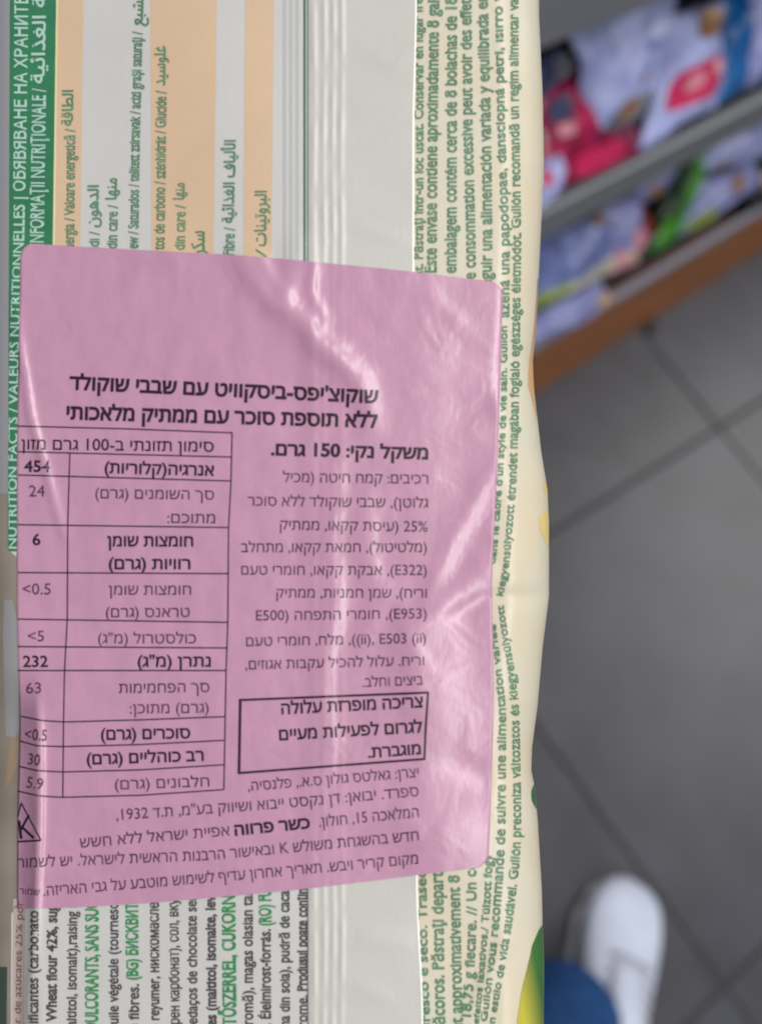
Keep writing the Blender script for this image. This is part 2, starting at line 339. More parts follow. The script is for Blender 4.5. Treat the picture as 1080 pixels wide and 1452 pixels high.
def sstep(a, b, x):
    t = np.clip((x - a) / (b - a), 0, 1); return t * t * (3 - 2 * t)
def hh(x, y):
    """height of the film in mm at place (x, y), in tenths of a millimetre across the front plane"""
    x = np.asarray(x, float); y = np.asarray(y, float)
    h = np.zeros(np.broadcast(x, y).shape)
    xr = XR(y); w = 62.0
    t = np.clip((x - (xr - w)) / w, 0, 1); h = h - 8.0 * (1 - np.sqrt(np.clip(1 - t * t, 0, 1)))
    wl = 66.0; xl = XL(y); t = np.clip(((xl + wl) - x) / wl, 0, 1); h = h - 10.0 * (1 - np.sqrt(np.clip(1 - t * t, 0, 1)))
    h = h - 2.4 * sstep(430, 0, x) - 0.3 * sstep(560, 760, x)
    for pts, sg, am, tp in RIDGES:
        d, s = segd(x, y, pts)
        k = np.exp(-d * d / (2 * sg * sg))
        if tp == 1: k = k * (0.15 + 0.85 * np.sin(np.pi * np.clip(s, 0.02, 0.98)) ** 0.6)
        elif tp == 2: k = k * (1 - 0.9 * s)
        elif tp == 3: k = k * sstep(-0.02, 0.25, s)
        h = h + am * k
    for bx, by, sx, sy, am in BUMPS: h = h + am * np.exp(-((x - bx) / sx) ** 2 / 2 - ((y - by) / sy) ** 2 / 2)
    # the left side drops away below y 950
    h = h - 2.6 * sstep(940, 1030, y) * sstep(58, 20, x)
    for k, a, p in WV: h = h + 0.035 * np.sin(k * (x * math.cos(a) + y * math.sin(a)) + p) * (0.012 / k) ** 0.8
    return h
def fin_h(x, y):
    """back seam flap: ridged seal on the left, flat free flap on the right"""
    xe = 587 + 5 * sstep(300, 1242, y) + 8 * sstep(1242, 1450, y) + 4 * sstep(200, 0, y)
    up = sstep(432, 440, x) * (1 - sstep(xe - 1.0, xe + 0.5, x))
    rg = 0.0; fr = 1 - sstep(335, 365, y) * (1 - sstep(1262, 1295, y))   # loose puckers only where no sticker holds the seam flat
    for c in (445, 459, 472, 484): rg = rg + 0.11 * (1 + fr * (0.35 * np.sin(y * 0.043 + c) + 0.25 * np.sin(y * 0.11 + 2.3 * c))) * np.exp(-((x - c - 0.8 * fr * np.sin(y * 0.02 + c)) / 4.2) ** 2)
    return up * 0.26 + rg
def place(x, y, z):
    k = (D - z) / D
    return np.stack([(x - 540) / 10 * k, (726 - y) / 10 * k, z], -1) / 1000.0
def sheet(name, fx, fy, nu, nv, off, m, parent=packet, hf=None, thick=0.0):
    u, v = np.meshgrid(np.linspace(0, 1, nu), np.linspace(0, 1, nv), indexing='ij')
    y = fy(u, v); x = fx(u, v)
    z = hh(x, y) + off + (hf(x, y) if hf else 0)
    o = mesh_obj(name, place(x, y, z).reshape(-1, 3), grid_faces(nu, nv, True), m, parent)
    if thick:
        s = o.modifiers.new('thickness', 'SOLIDIFY'); s.thickness = thick / 1000; s.offset = -1
    return o

m_film = mat('cream_film', (0.455, 0.440, 0.360, 1), 0.42, 0.45, col2=(0.475, 0.420, 0.315, 1), vscale=70, bump=0.30, bscale=1400, bdist=0.0001, bump2=(0.30, 90, 0.0004))
m_panel = mat('grey_white_print', (0.425, 0.425, 0.420, 1), 0.42, 0.45, var=0.04, vscale=80, bump=0.30, bscale=1400, bdist=0.0001, bump2=(0.25, 90, 0.0004))
m_fin = mat('grey_white_seam', (0.408, 0.408, 0.385, 1), 0.42, 0.45, var=0.04, vscale=60, bump=0.30, bscale=1400, bdist=0.0001, bump2=(0.3, 70, 0.0004))
m_green = mat('green_print', (0.022, 0.145, 0.068, 1), 0.42, 0.45, var=0.15, vscale=200)
m_gtext = mat('green_ink', (0.070, 0.185, 0.105, 1), 0.5, 0.35, var=0.25, vscale=300)
m_gtext2 = mat('vivid_green_ink', (0.020, 0.200, 0.060, 1), 0.5, 0.35, var=0.2, vscale=300)
m_ktext = mat('charcoal_ink', (0.058, 0.050, 0.055, 1), 0.5, 0.35, var=0.3, vscale=300)
m_btext = mat('brown_ink', (0.14, 0.08, 0.07, 1), 0.5, 0.35)
m_wtext = mat('white_ink', (0.30, 0.44, 0.39, 1), 0.5, 0.35)
m_peach = mat('peach_print', (0.490, 0.350, 0.240, 1), 0.42, 0.45, var=0.06, vscale=70, bump=0.30, bscale=1400, bdist=0.0001, bump2=(0.25, 90, 0.0004))
m_yel = mat('pale_yellow_line', (0.56, 0.50, 0.28, 1), 0.45)
m_gline = mat('dark_green_line', (0.018, 0.10, 0.05, 1), 0.45)
m_sticker = mat('pink_sticker', (0.405, 0.215, 0.318, 1), 0.335, 0.5, var=0.09, vscale=260, bump=0.25, bscale=1100, bdist=0.0001, stretch=(1.6, 0.7, 1), bump2=(0.55, 160, 0.0005))
m_ink = mat('purple_black_ink', (0.020, 0.007, 0.020, 1), 0.42, 0.3)
m_ink2 = mat('faded_purple_ink', (0.085, 0.036, 0.074, 1), 0.42, 0.3, var=0.5, vscale=500)
m_side1 = mat('grey_side_print', (0.22, 0.22, 0.24, 1), 0.4)
m_side2 = mat('beige_side_print', (0.215, 0.185, 0.155, 1), 0.45, var=0.3, vscale=60)
m_side3 = mat('painted_foil_shine', (0.20, 0.20, 0.21, 1), 0.36)  # shine of the lit foil, put into the base colour
m_dg = mat('bottle_green_print', (0.030, 0.050, 0.038, 1), 0.45)
m_org = mat('orange_side_print', (0.21, 0.155, 0.105, 1), 0.45)
m_edge_o = mat('tan_print', (0.50, 0.30, 0.15, 1), 0.42, col2=(0.34, 0.14, 0.06, 1), vscale=60)
m_edge_y = mat('yellow_print', (0.55, 0.42, 0.16, 1), 0.42)
m_tint = mat('show_through_print', (0.62, 0.52, 0.40, 1), 0.42, 0.45)

# body of the packet: closed tube, front film and back film
nx, ny = 230, 300
un = np.linspace(0, 1, nx)
uu = 0.5 - 0.5 * np.cos(np.pi * un); uu = 0.45 * uu + 0.55 * un
ys = np.linspace(-45, 1500, ny)
xx = XL(ys)[None, :] + uu[:, None] * (XR(ys) - XL(ys))[None, :]; yy = np.repeat(ys[None, :], nx, 0)
zf = hh(xx, yy)
Vf = place(xx, yy, zf)
kk = np.sin(np.pi * uu)[:, None] ** 0.5
Vb = place(xx, yy, zf * 0 + np.minimum(zf[0], zf[-1])[None, :] * 1.0)
zb = (zf[0] * (1 - uu[:, None]) + zf[-1] * uu[:, None]) - 14.0 * kk
Vb[..., 0] = Vf[0, :, 0] * (1 - uu[:, None]) + Vf[-1, :, 0] * uu[:, None]
Vb[..., 1] = Vf[..., 1]; Vb[..., 2] = zb / 1000
gf = list(grid_faces(nx, ny, True)); o2 = nx * ny
gb = [tuple(a + o2 for a in q[::-1]) for q in gf]
caps = []
for j in (0, ny - 1):
    for i in range(nx - 1):
        a, b = i * ny + j, (i + 1) * ny + j
        caps.append((a, b, b + o2, a + o2) if j == 0 else (b, a, a + o2, b + o2))
mesh_obj('film', np.vstack([Vf.reshape(-1, 3), Vb.reshape(-1, 3)]), gf + gb + caps, m_film, packet)

def band(name, left, right, y0, y1, off, m, nu=8, parent=packet, hf=None, label=None, thick=0):
    fl, fr = (poly(left) if isinstance(left, list) else (lambda y: left + 0 * y)), (poly(right) if isinstance(right, list) else (lambda y: right + 0 * y))
    fy = lambda u, v: y0 + (y1 - y0) * v
    fx = lambda u, v: fl(fy(u, v)) * (1 - u) + fr(fy(u, v)) * u
    o = sheet(name, fx, fy, nu, max(3, int(abs(y1 - y0) / 6)), off, m, parent, hf, thick)
    if label: o['label'] = label
    return o
TOP, BOT = -42, 1496
band('printed_panel', 14, 440, TOP, BOT, 0.05, m_panel, 90, label='grey-white print field left of the seam')
band('printed_band', [(TOP, 14), (350, 11.5), (782, 11)], [(TOP, 80), (20, 79.5), (350, 74.5), (782, 70)], TOP, 782, 0.09, m_green, 14, label='green heading band')
band('print_or_shade_line', [(TOP, 80), (350, 75)], [(TOP, 83), (350, 78)], TOP, 420, 0.09, m_yel, 2)
band('printed_band', [(TOP, 83.2), (350, 78.2)], [(TOP, 118), (20, 118), (340, 114)], TOP, 420, 0.09, m_peach, 8, label='narrow peach table row')
band('printed_band', [(TOP, 213), (340, 215)], [(TOP, 308), (340, 303)], TOP, 420, 0.09, m_peach, 18, label='wide peach table row')
band('printed_band', [(TOP, 348), (340, 345)], [(TOP, 389), (340, 385)], TOP, 420, 0.09, m_peach, 8, label='peach table row nearest the seam')
band('print_or_shade_line', 430, 433.4, TOP, 420, 0.09, m_gline, 3, hf=None, label='dark green table border')
for c in (401, 410, 419): band('print_or_shade_line', c, c + 4.5, TOP, 420, 0.09, m_side3 if False else mat('ridge_shade_line', (0.33, 0.335, 0.345, 1), 0.45), 2)  # flat grey stripes paint the shading of seal ridges beside the seam
# back seam flap
xe = lambda y: 587 + 5 * sstep(300, 1242, y) + 8 * sstep(1242, 1450, y) + 4 * sstep(200, 0, y) - 1.2
fy = lambda u, v: TOP + (BOT - TOP) * v
fin = sheet('seam_flap', lambda u, v: 436 + (xe(fy(u, v)) - 436) * u, fy, 120, 300, 0.12, m_fin, packet, fin_h, 0.10)
fin['label'] = 'flat seam flap with pressed sealing ridges'
m_fe = mat('white_cut_edge', (0.85, 0.85, 0.80, 1), 0.4)
ed = sheet('cut_edge', lambda u, v: xe(fy(u, v)) - 1.6 + 2.4 * u, fy, 3, 300, 0.24 + 0.16, m_fe, fin, None, 0.06)
# side prints and one painted shine at the extreme left
SL = -44
band('side_print_or_shine', SL, [(TOP, 14), (782, 11)], TOP, 700, 0.13, m_side1, 14, label='grey side print')
band('side_print_or_shine', SL, [(700, 11), (781, 11), (790, 26), (1285, 27), (1295, 16), (BOT, 15)], 700.5, BOT, 0.13, m_side2, 14, label='beige side print')
band('side_print_or_shine', [(850, 6), (900, 4), (1045, 8)], [(850, 18), (880, 24), (950, 26), (1030, 28), (1045, 22)], 850, 1045, 0.20, m_side3, 8, label='bluish patch painting the shine of the side foil')  # highlight on the plastic, painted as a flat patch
band('side_print_or_shine', [(1045, 14), (1120, 6)], [(1045, 27), (1080, 26), (1120, 10)], 1045, 1120, 0.20, m_org, 6, label='tan patch on the side')
band('side_print_or_shine', SL, [(1372, 10), (BOT, 9)], 1372, BOT, 0.25, m_dg, 8, label='dark green corner print')
m_pkfilm = mat('pinkish_margin', (0.36, 0.29, 0.27, 1), 0.45)
band('printed_panel', [(1275, 19), (BOT, 17)], [(1275, 36), (BOT, 33)], 1275, BOT, 0.16, m_pkfilm, 6, label='pinkish side margin with brown small print')
# prints along the right edge
XRm = lambda a: (lambda y: XR(y) - a)
def edgeband(name, ins, y0, y1, m, off=0.10, label=None, nu=12):
    fi = poly(ins); fy = lambda u, v: y0 + (y1 - y0) * v
    fx = lambda u, v: XR(fy(u, v)) - fi(fy(u, v)) * (1 - u) - 0.2 * u
    o = sheet(name, fx, fy, nu, max(5, int((y1 - y0) / 4)), off, m)
    if label: o['label'] = label
edgeband('edge_print', [(395, 0.8), (430, 2), (500, 4), (545, 8), (575, 3), (590, 0.8)], 395, 590, m_edge_o, label='tan print wrapping over the right edge')
edgeband('edge_print', [(682, 1), (692, 7), (702, 1)], 682, 702, m_edge_y, label='small yellow mark at the right edge')
edgeband('edge_print', [(722, 2), (735, 14), (755, 11), (772, 3)], 722, 772, m_edge_y, label='yellow mark at the right edge')
edgeband('edge_print', [(1113, 0.6), (1122, 5), (1135, 6), (1147, 1)], 1113, 1147, m_gline, label='dark green mark at the right edge')
# green and yellow artwork at the lower right edge
mg = bpy.data.materials.new('green_yellow_artwork'); mg.use_nodes = True
nt = mg.node_tree; p = nt.nodes['Principled BSDF']; p.inputs['Roughness'].default_value = 0.35
tc = nt.nodes.new('ShaderNodeTexCoord'); sx = nt.nodes.new('ShaderNodeSeparateXYZ'); nt.links.new(tc.outputs['Object'], sx.inputs[0])
ad = nt.nodes.new('ShaderNodeMath'); ad.operation = 'MULTIPLY_ADD'; nt.links.new(sx.outputs['Y'], ad.inputs[0]); ad.inputs[1].default_value = 0.22; nt.links.new(sx.outputs['X'], ad.inputs[2])
mr = nt.nodes.new('ShaderNodeMapRange'); nt.links.new(ad.outputs[0], mr.inputs[0]); mr.inputs[1].default_value = 0.0046; mr.inputs[2].default_value = 0.0080
cr = nt.nodes.new('ShaderNodeValToRGB'); nt.links.new(mr.outputs[0], cr.inputs[0])
cr.color_ramp.elements[0].color = (0.38, 0.34, 0.035, 1); cr.color_ramp.elements[1].color = (0.035, 0.12, 0.03, 1)
cr.color_ramp.elements.new(0.5).color = (0.20, 0.22, 0.035, 1)
nt.links.new(cr.outputs[0], p.inputs['Base Color'])
edgeband('edge_print', [(1312, 0.6), (1320, 6), (1342, 16), (1405, 31), (1448, 37), (BOT, 40)], 1312, BOT, mg, label='green and yellow artwork at the lower right edge', nu=20)

# ------------------------------------------------------------------ pink sticker
def cv(pts, k):
    p = np.array(pts, float); q = np.linspace(0, 1, 60)
    t = (p[:, k] - p[0, k]) / (p[-1, k] - p[0, k])
    o = 1 - k; s = np.interp(q, t, p[:, o])
    ker = np.ones(7) / 7; s2 = np.convolve(np.pad(s, 3, 'edge'), ker, 'valid'); s2[0], s2[-1] = s[0], s[-1]
    main = p[0, k] + q * (p[-1, k] - p[0, k])
    A = np.stack([main, s2], 1) if k == 0 else np.stack([s2, main], 1)
    return lambda t: np.stack([np.interp(t, q, A[:, 0]), np.interp(t, q, A[:, 1])], -1)
cT = cv([(29, 344), (120, 350), (340, 361.5), (400, 366.5), (560, 382), (713, 401)], 0)
cB = cv([(24, 1289), (94, 1288), (189, 1282.6), (300, 1273.6), (435, 1261), (595, 1241), (691, 1229)], 0)
cL = cv([(29, 344), (27, 480), (25, 560), (23.8, 640), (23.6, 870), (25, 930), (27.5, 1000), (27, 1060), (24, 1150), (24, 1289)], 1)
cR = cv([(713, 401), (710, 520), (707, 600), (703, 716), (697, 803), (699, 918), (700, 1020), (697, 1093), (694.5, 1187), (691, 1229)], 1)
C00, C10, C01, C11 = np.array([29, 344]), np.array([713, 401]), np.array([24, 1289]), np.array([691, 1229])
def coons(s, t):
    s_, t_ = s[..., None], t[..., None]
    return (1 - t_) * cT(s) + t_ * cB(s) + (1 - s_) * cL(t) + s_ * cR(t) - ((1 - s_) * (1 - t_) * C00 + s_ * (1 - t_) * C10 + (1 - s_) * t_ * C01 + s_ * t_ * C11)
rc = 19.0; HT = 900.0; WT = 680.0
tt = np.concatenate([np.linspace(0, 1, 14) ** 2 * rc / HT, np.linspace(rc / HT, 1 - rc / HT, 230)[1:-1], 1 - (np.linspace(1, 0, 14) ** 2) * rc / HT])
dT = np.clip(rc - tt * HT, 0, rc); dB = np.clip(rc - (1 - tt) * HT, 0, rc)
insT = (rc - np.sqrt(rc ** 2 - dT ** 2)) / WT; insB = (rc - np.sqrt(rc ** 2 - dB ** 2)) / WT
s0 = insT + 0.0 * insB; s1 = 1 - insT - insB
NS = 180
sg = s0[None, :] + np.linspace(0, 1, NS)[:, None] * (s1 - s0)[None, :]
tg = np.repeat(tt[None, :], NS, 0)
xy = coons(sg, tg)
def st_off(x, y): return 0.21 + 0.26 * sstep(415, 445, x) * (1 - sstep(592, 660, x)) + 0.45 * fin_ridge(x)
def fin_ridge(x):
    return sum(0.11 * np.exp(-((x - c) / 4.5) ** 2) for c in (445, 459, 472, 484))
zs = hh(xy[..., 0], xy[..., 1]) + st_off(xy[..., 0], xy[..., 1])
sticker = mesh_obj('sticker', place(xy[..., 0], xy[..., 1], zs).reshape(-1, 3), grid_faces(NS, len(tt), True), m_sticker, packet)
sticker['label'] = 'large glossy pink sticker with rounded corners and Hebrew print'
so = sticker.modifiers.new('thickness', 'SOLIDIFY'); so.thickness = 0.00013; so.offset = -1
STK = lambda x, y: st_off(x, y) + 0.055
FLM = lambda x, y: 0.16 + 0 * x

# ------------------------------------------------------------------ lettering
ARF = {'ا': (0xFE8D, 0xFE8E), 'أ': (0xFE83, 0xFE84), 'ب': (0xFE8F,), 'ة': (0xFE93, 0xFE94), 'ت': (0xFE95,), 'ج': (0xFE9D,), 'د': (0xFEA9, 0xFEAA), 'ذ': (0xFEAB, 0xFEAC), 'ر': (0xFEAD, 0xFEAE),
       'س': (0xFEB1,), 'ش': (0xFEB5,), 'ط': (0xFEC1,), 'ع': (0xFEC9,), 'غ': (0xFECD,), 'ف': (0xFED1,), 'ق': (0xFED5,), 'ك': (0xFED9,), 'ل': (0xFEDD,), 'م': (0xFEE1,), 'ن': (0xFEE5,), 'ه': (0xFEE9,), 'و': (0xFEED, 0xFEEE), 'ي': (0xFEF1,), 'ئ': (0xFE89,)}
def arab(s):
    out = []
    for i, ch in enumerate(s):
        if ch not in ARF: out.append(ch); continue
        dual = lambda c: c in ARF and len(ARF[c]) == 1
        pj = i > 0 and dual(s[i - 1]); nj = dual(ch) and i + 1 < len(s) and s[i + 1] in ARF
        b = ARF[ch][0]; k = (3 if pj and nj else 2 if nj else 1 if pj else 0)
        out.append(chr(b + k))
    return ''.join(reversed(out))
def rtl(s):
    s = s[::-1].translate(str.maketrans('()', ')('))
    return re.sub(r'[0-9A-Za-z<%][0-9A-Za-z.%<]*[0-9A-Za-z%]|[0-9]', lambda m: m.group(0)[::-1], s)
_cache = {}
def fill(v, e, bold=0.0):
    # closed outlines, in the order the edges run, filled by winding number
    nxt = {}
    for a, b in e: nxt.setdefault(a, []).append(b); nxt.setdefault(b, []).append(a)
    seen = set(); loops = []
    for a in range(len(v)):
        if a in seen or a not in nxt: continue
        lp = [a]; seen.add(a); prev = None; cur = a
        while True:
            c = [k for k in nxt[cur] if k != prev and k not in seen]
            if not c: break
            if prev is None and cur + 1 in c: c = [cur + 1]
            prev, cur = cur, c[0]; lp.append(cur); seen.add(cur)
        if len(lp) > 2: loops.append(lp)
    # group the outlines by overlap in x, so each letter is triangulated alone
    iv = sorted([(v[l][:, 0].min(), v[l][:, 0].max(), l) for l in loops], key=lambda q: q[0])
    groups = []
    for lo, hi, l in iv:
        if groups and lo <= groups[-1][1]: groups[-1][1] = max(groups[-1][1], hi); groups[-1][2].append(l)
        else: groups.append([lo, hi, [l]])
    V = []; T = []
    v = v.copy()
    for _, _, ls in groups:
        if bold:
            area = lambda l: 0.5 * float(np.sum(v[l][:, 0] * np.roll(v[l][:, 1], -1) - np.roll(v[l][:, 0], -1) * v[l][:, 1]))
            sg = 1.0 if area(max(ls, key=lambda l: abs(area(l)))) > 0 else -1.0
            for l in ls:
                A = v[l]; d1 = A - np.roll(A, 1, 0); d2 = np.roll(A, -1, 0) - A
                d1 /= np.hypot(*d1.T)[:, None] + 1e-9; d2 /= np.hypot(*d2.T)[:, None] + 1e-9
                m = np.stack([d1[:, 1], -d1[:, 0]], 1) + np.stack([d2[:, 1], -d2[:, 0]], 1); k = np.clip((m * m).sum(1), 0.7, 4.0)
                v[l] = A + sg * bold * 2 * m / k[:, None]
        pts = []; eds = []
        for l in ls:
            b = len(pts); pts += [Vector(v[k]) for k in l]; eds += [(b + i, b + (i + 1) % len(l)) for i in range(len(l))]
        r = delaunay_2d_cdt(pts, eds, [], 0, 1e-6)
        P = np.array([tuple(q) for q in r[0]]); tri = np.array([t for t in r[2] if len(t) == 3], int)
        if len(tri) == 0: continue
        cen = P[tri].mean(1); wn = np.zeros(len(tri))
        for l in ls:
            A = v[l]; Bq = np.roll(A, -1, 0)
            up = (A[None, :, 1] <= cen[:, 1:2]) & (Bq[None, :, 1] > cen[:, 1:2]); dn = (A[None, :, 1] > cen[:, 1:2]) & (Bq[None, :, 1] <= cen[:, 1:2])
            cr = (Bq[None, :, 0] - A[None, :, 0]) * (cen[:, 1:2] - A[None, :, 1]) - (cen[:, 0:1] - A[None, :, 0]) * (Bq[None, :, 1] - A[None, :, 1])
            wn += (up & (cr > 0)).sum(1) - (dn & (cr < 0)).sum(1).astype(float)
        keep = tri[np.abs(wn) > 0.5]; off = len(V)
        V += list(P); T += [tuple(t + off) for t in keep]
    return np.array(V).reshape(-1, 2), T
def glyphs(s, bold):
    if (s, bold) in _cache: return _cache[(s, bold)]
    c = bpy.data.curves.new('t', 'FONT'); c.body = s; c.resolution_u = 3; c.fill_mode = 'NONE'
    o = bpy.data.objects.new('t', c); COL.objects.link(o); bpy.context.view_layer.update()
    me = o.to_mesh()
    v = np.zeros(len(me.vertices) * 3, np.float32); me.vertices.foreach_get('co', v); v = v.reshape(-1, 3)[:, :2].astype(float)
    e = np.array([tuple(x.vertices) for x in me.edges], int).reshape(-1, 2)
    v, f = fill(v, e, bold)
    o.to_mesh_clear(); bpy.data.objects.remove(o); bpy.data.curves.remove(c)
    _cache[(s, bold)] = (v, f); return v, f
def ref_h(ch):
    v, f = glyphs(ch, 0.0); return v[:, 1].max()
REF = {}
def text_line(s, path, hgt, m, off, parent, bold=0.0, ref='ה', name='text_line', align=None):
    if ref not in REF: REF[ref] = ref_h(ref)
    v, f = glyphs(s, bold)
    if len(v) == 0: return
    P = np.array(path, float)
    seg = np.hypot(*np.diff(P, axis=0).T); L = np.concatenate([[0], np.cumsum(seg)]); n = max(8, int(L[-1] / 4))
    q = np.linspace(0, L[-1], n); px = np.interp(q, L, P[:, 0]); py = np.interp(q, L, P[:, 1])
    if len(P) > 2:
        w = min(9, n // 2 * 2 - 1); ker = np.ones(w) / w
        e = w // 2
        px2 = np.convolve(np.pad(px, e, 'reflect', reflect_type='odd'), ker, 'valid'); py2 = np.convolve(np.pad(py, e, 'reflect', reflect_type='odd'), ker, 'valid')
        px, py = px2, py2
    tx, ty = np.gradient(px), np.gradient(py); tl = np.hypot(tx, ty); tx, ty = tx / tl, ty / tl
    x0, x1 = v[:, 0].min(), v[:, 0].max()
    d = (v[:, 0] - x0) / (x1 - x0) * L[-1]
    hs = hgt if isinstance(hgt, tuple) else (hgt, hgt)
    k = np.interp(d / L[-1], np.linspace(0, 1, len(hs)), hs) / REF[ref]
    if ref == 'H':
        if 'x' not in REF: REF['x'] = ref_h('x')
        xh, ch, st = REF['x'], REF['H'], 1.22
        gy = v[:, 1]; v = v.copy()
        v[:, 1] = np.where(gy <= xh, gy * np.where(gy > 0, st, 1.0), np.where(gy < ch, xh * st + (gy - xh) * (ch - xh * st) / (ch - xh), gy))
    X = np.interp(d, q, px) + np.interp(d, q, ty) * v[:, 1] * k
    Y = np.interp(d, q, py) - np.interp(d, q, tx) * v[:, 1] * k
    z = hh(X, Y) + off(X, Y)
    return mesh_obj(name, place(X, Y, z), f, m, parent, smooth=False)

def hl(s, xl, yl, xr, yr, h, bold=0.0, raw=False, mid=None):
    t = s if raw else rtl(s)
    pth = [(xl, yl)] + ([mid] if mid else []) + [(xr, yr)]
    text_line(t, pth, h, m_ink if bold > 0.009 else m_ink2, STK, sticker, bold)
B = 0.034; T = 0.005
hl("שוקוצ'יפס-ביסקוויט עם שבבי שוקולד", 98, 551.5, 536, 571.5, 17.5, B)
hl("ללא תוספת סוכר עם ממתיק מלאכותי", 94, 594, 535, 606, 17.5, B)
hl("משקל נקי: 150 גרם.", 384, 645, 607, 651, 15.5, B)
hl("רכיבים: קמח חיטה (מכיל", 401, 683.5, 607, 686, 12.8, T)
hl("גלוטן), שבבי שוקולד ללא סוכר", 351, 717, 607, 720, 12.8, T)
hl("25% (עיסת קקאו, ממתיק", 397, 751, 606, 754, 12.8, T)
hl("(מלטיטול), חמאת קקאו, מתחלב", 342, 783, 605, 783, 12.6, T)
hl("(E322), אבקת קקאו, חומרי טעם", 342, 815, 605, 815.5, 12.6, T)
hl("וריח), שמן חמניות, ממתיק", 392, 847.6, 605, 847.6, 12.4, T)
hl("(E953), חומרי התפחה (E500", 363, 880, 605, 877, 12.4, T)
hl(rtl("מלח, חומרי טעם") + " ,((ii), E503 (ii)", 349, 916.5, 604, 912, 12.4, T, raw=True)
hl("וריח. עלול להכיל עקבות אגוזים,", 348, 949.5, 601.5, 943.5, 12.4, T)
hl("ביצים וחלב.", 514, 974.5, 600, 971, 12.4, T)
hl("צריכה מופרזת עלולה", 399, 1013, 600, 1003, 14.5, 0.024)
hl("לגרום לפעילות מעיים", 396, 1050, 599, 1038.5, 14.5, 0.024)
hl("מוגברת.", 522, 1075, 597, 1069.5, 14.0, 0.024)
hl("יצרן: גאלטס גולון ס.א., פלנסיה,", 352, 1122, 594, 1102, 12.6, T)
hl('ספרד. יבואן: דן נקסט ייבוא ושיווק בע"מ, ת.ד 1932,', 165, 1163.5, 594, 1129, 13.2, T, mid=(380, 1148))
hl("המלאכה 15, חולון.", 453, 1173, 594, 1159, 13.2, T)
hl("כשר פרווה", 333, 1185, 440, 1174.5, 14.0, B)
hl("אפיית ישראל ללא חשש", 114, 1202.5, 326, 1185, 13.2, T)
hl("חדש בהשגחת משולש K ובאישור הרבנות הראשית לישראל. יש לשמור", 25, 1231, 594, 1192, 13.2, T, mid=(300, 1220))
hl("מקום קריר ויבש. תאריך אחרון עדיף לשימוש מוטבע על גבי האריזה.", 62, 1271, 593, 1225, 13.2, T, mid=(310, 1251))
hl("שמור", 27, 1268, 56, 1270, 8, T)
# table text
hl("סימון תזונתי ב-100 גרם מזון", 30, 637, 303, 640.5, 14, 0.010)
hl("אנרגיה(קלוריות)", 148, 670.5, 304, 674.5, 14, 0.024)
hl("454", 34, 668.8, 71, 669, 13.5, 0.024)
hl("סך השומנים (גרם)", 135, 706.5, 303.5, 708.5, 13, T)
hl("24", 41, 704, 63.5, 704, 13.5, T)
hl("מתוכם:", 237, 741.5, 305, 742, 13, T)
hl("חומצות שומן", 152, 774.5, 274, 774.8, 14, 0.024)
hl("6", 46, 772.8, 57.5, 772.8, 13.5, 0.020)
hl("רוויות (גרם)", 154, 807, 270, 807, 14, 0.024)
hl("חומצות שומן", 154, 843.5, 271, 843.5, 13, T)
hl("<0.5", 32, 843, 72, 843, 13.5, T, raw=True)
hl("טראנס (גרם)", 150, 875.5, 269, 875, 13, T)
hl('כולסטרול (מ"ג)', 139, 912.5, 278, 912.5, 13, T)
hl("<5", 39.5, 909.5, 62.5, 909.5, 13, T, raw=True)
hl('נתרן (מ"ג)', 195, 945.6, 299, 945.4, 14, 0.020)
hl("232", 32.5, 945.8, 68, 945.8, 13.5, 0.020)
hl("סך הפחמימות", 168.5, 983, 297, 981.5, 13, T)
hl("63", 37, 983.5, 58.5, 983, 13, T)
hl("(גרם) מתוכן:", 184, 1012, 296, 1011, 13, T)
hl("סוכרים (גרם)", 143, 1049.5, 270, 1047, 14, 0.024)
hl("<0.5", 35, 1049, 66, 1051, 13.5, 0.008, raw=True)
hl("רב כוהליים (גרם)", 123, 1084.5, 289, 1079, 14, 0.024)
hl("30", 39, 1084, 56, 1086, 13.5, 0.008)
hl("חלבונים (גרם)", 163, 1120, 297, 1115.5, 13, T)
hl("5.9", 37, 1117, 60, 1120, 13.5, T, raw=True)

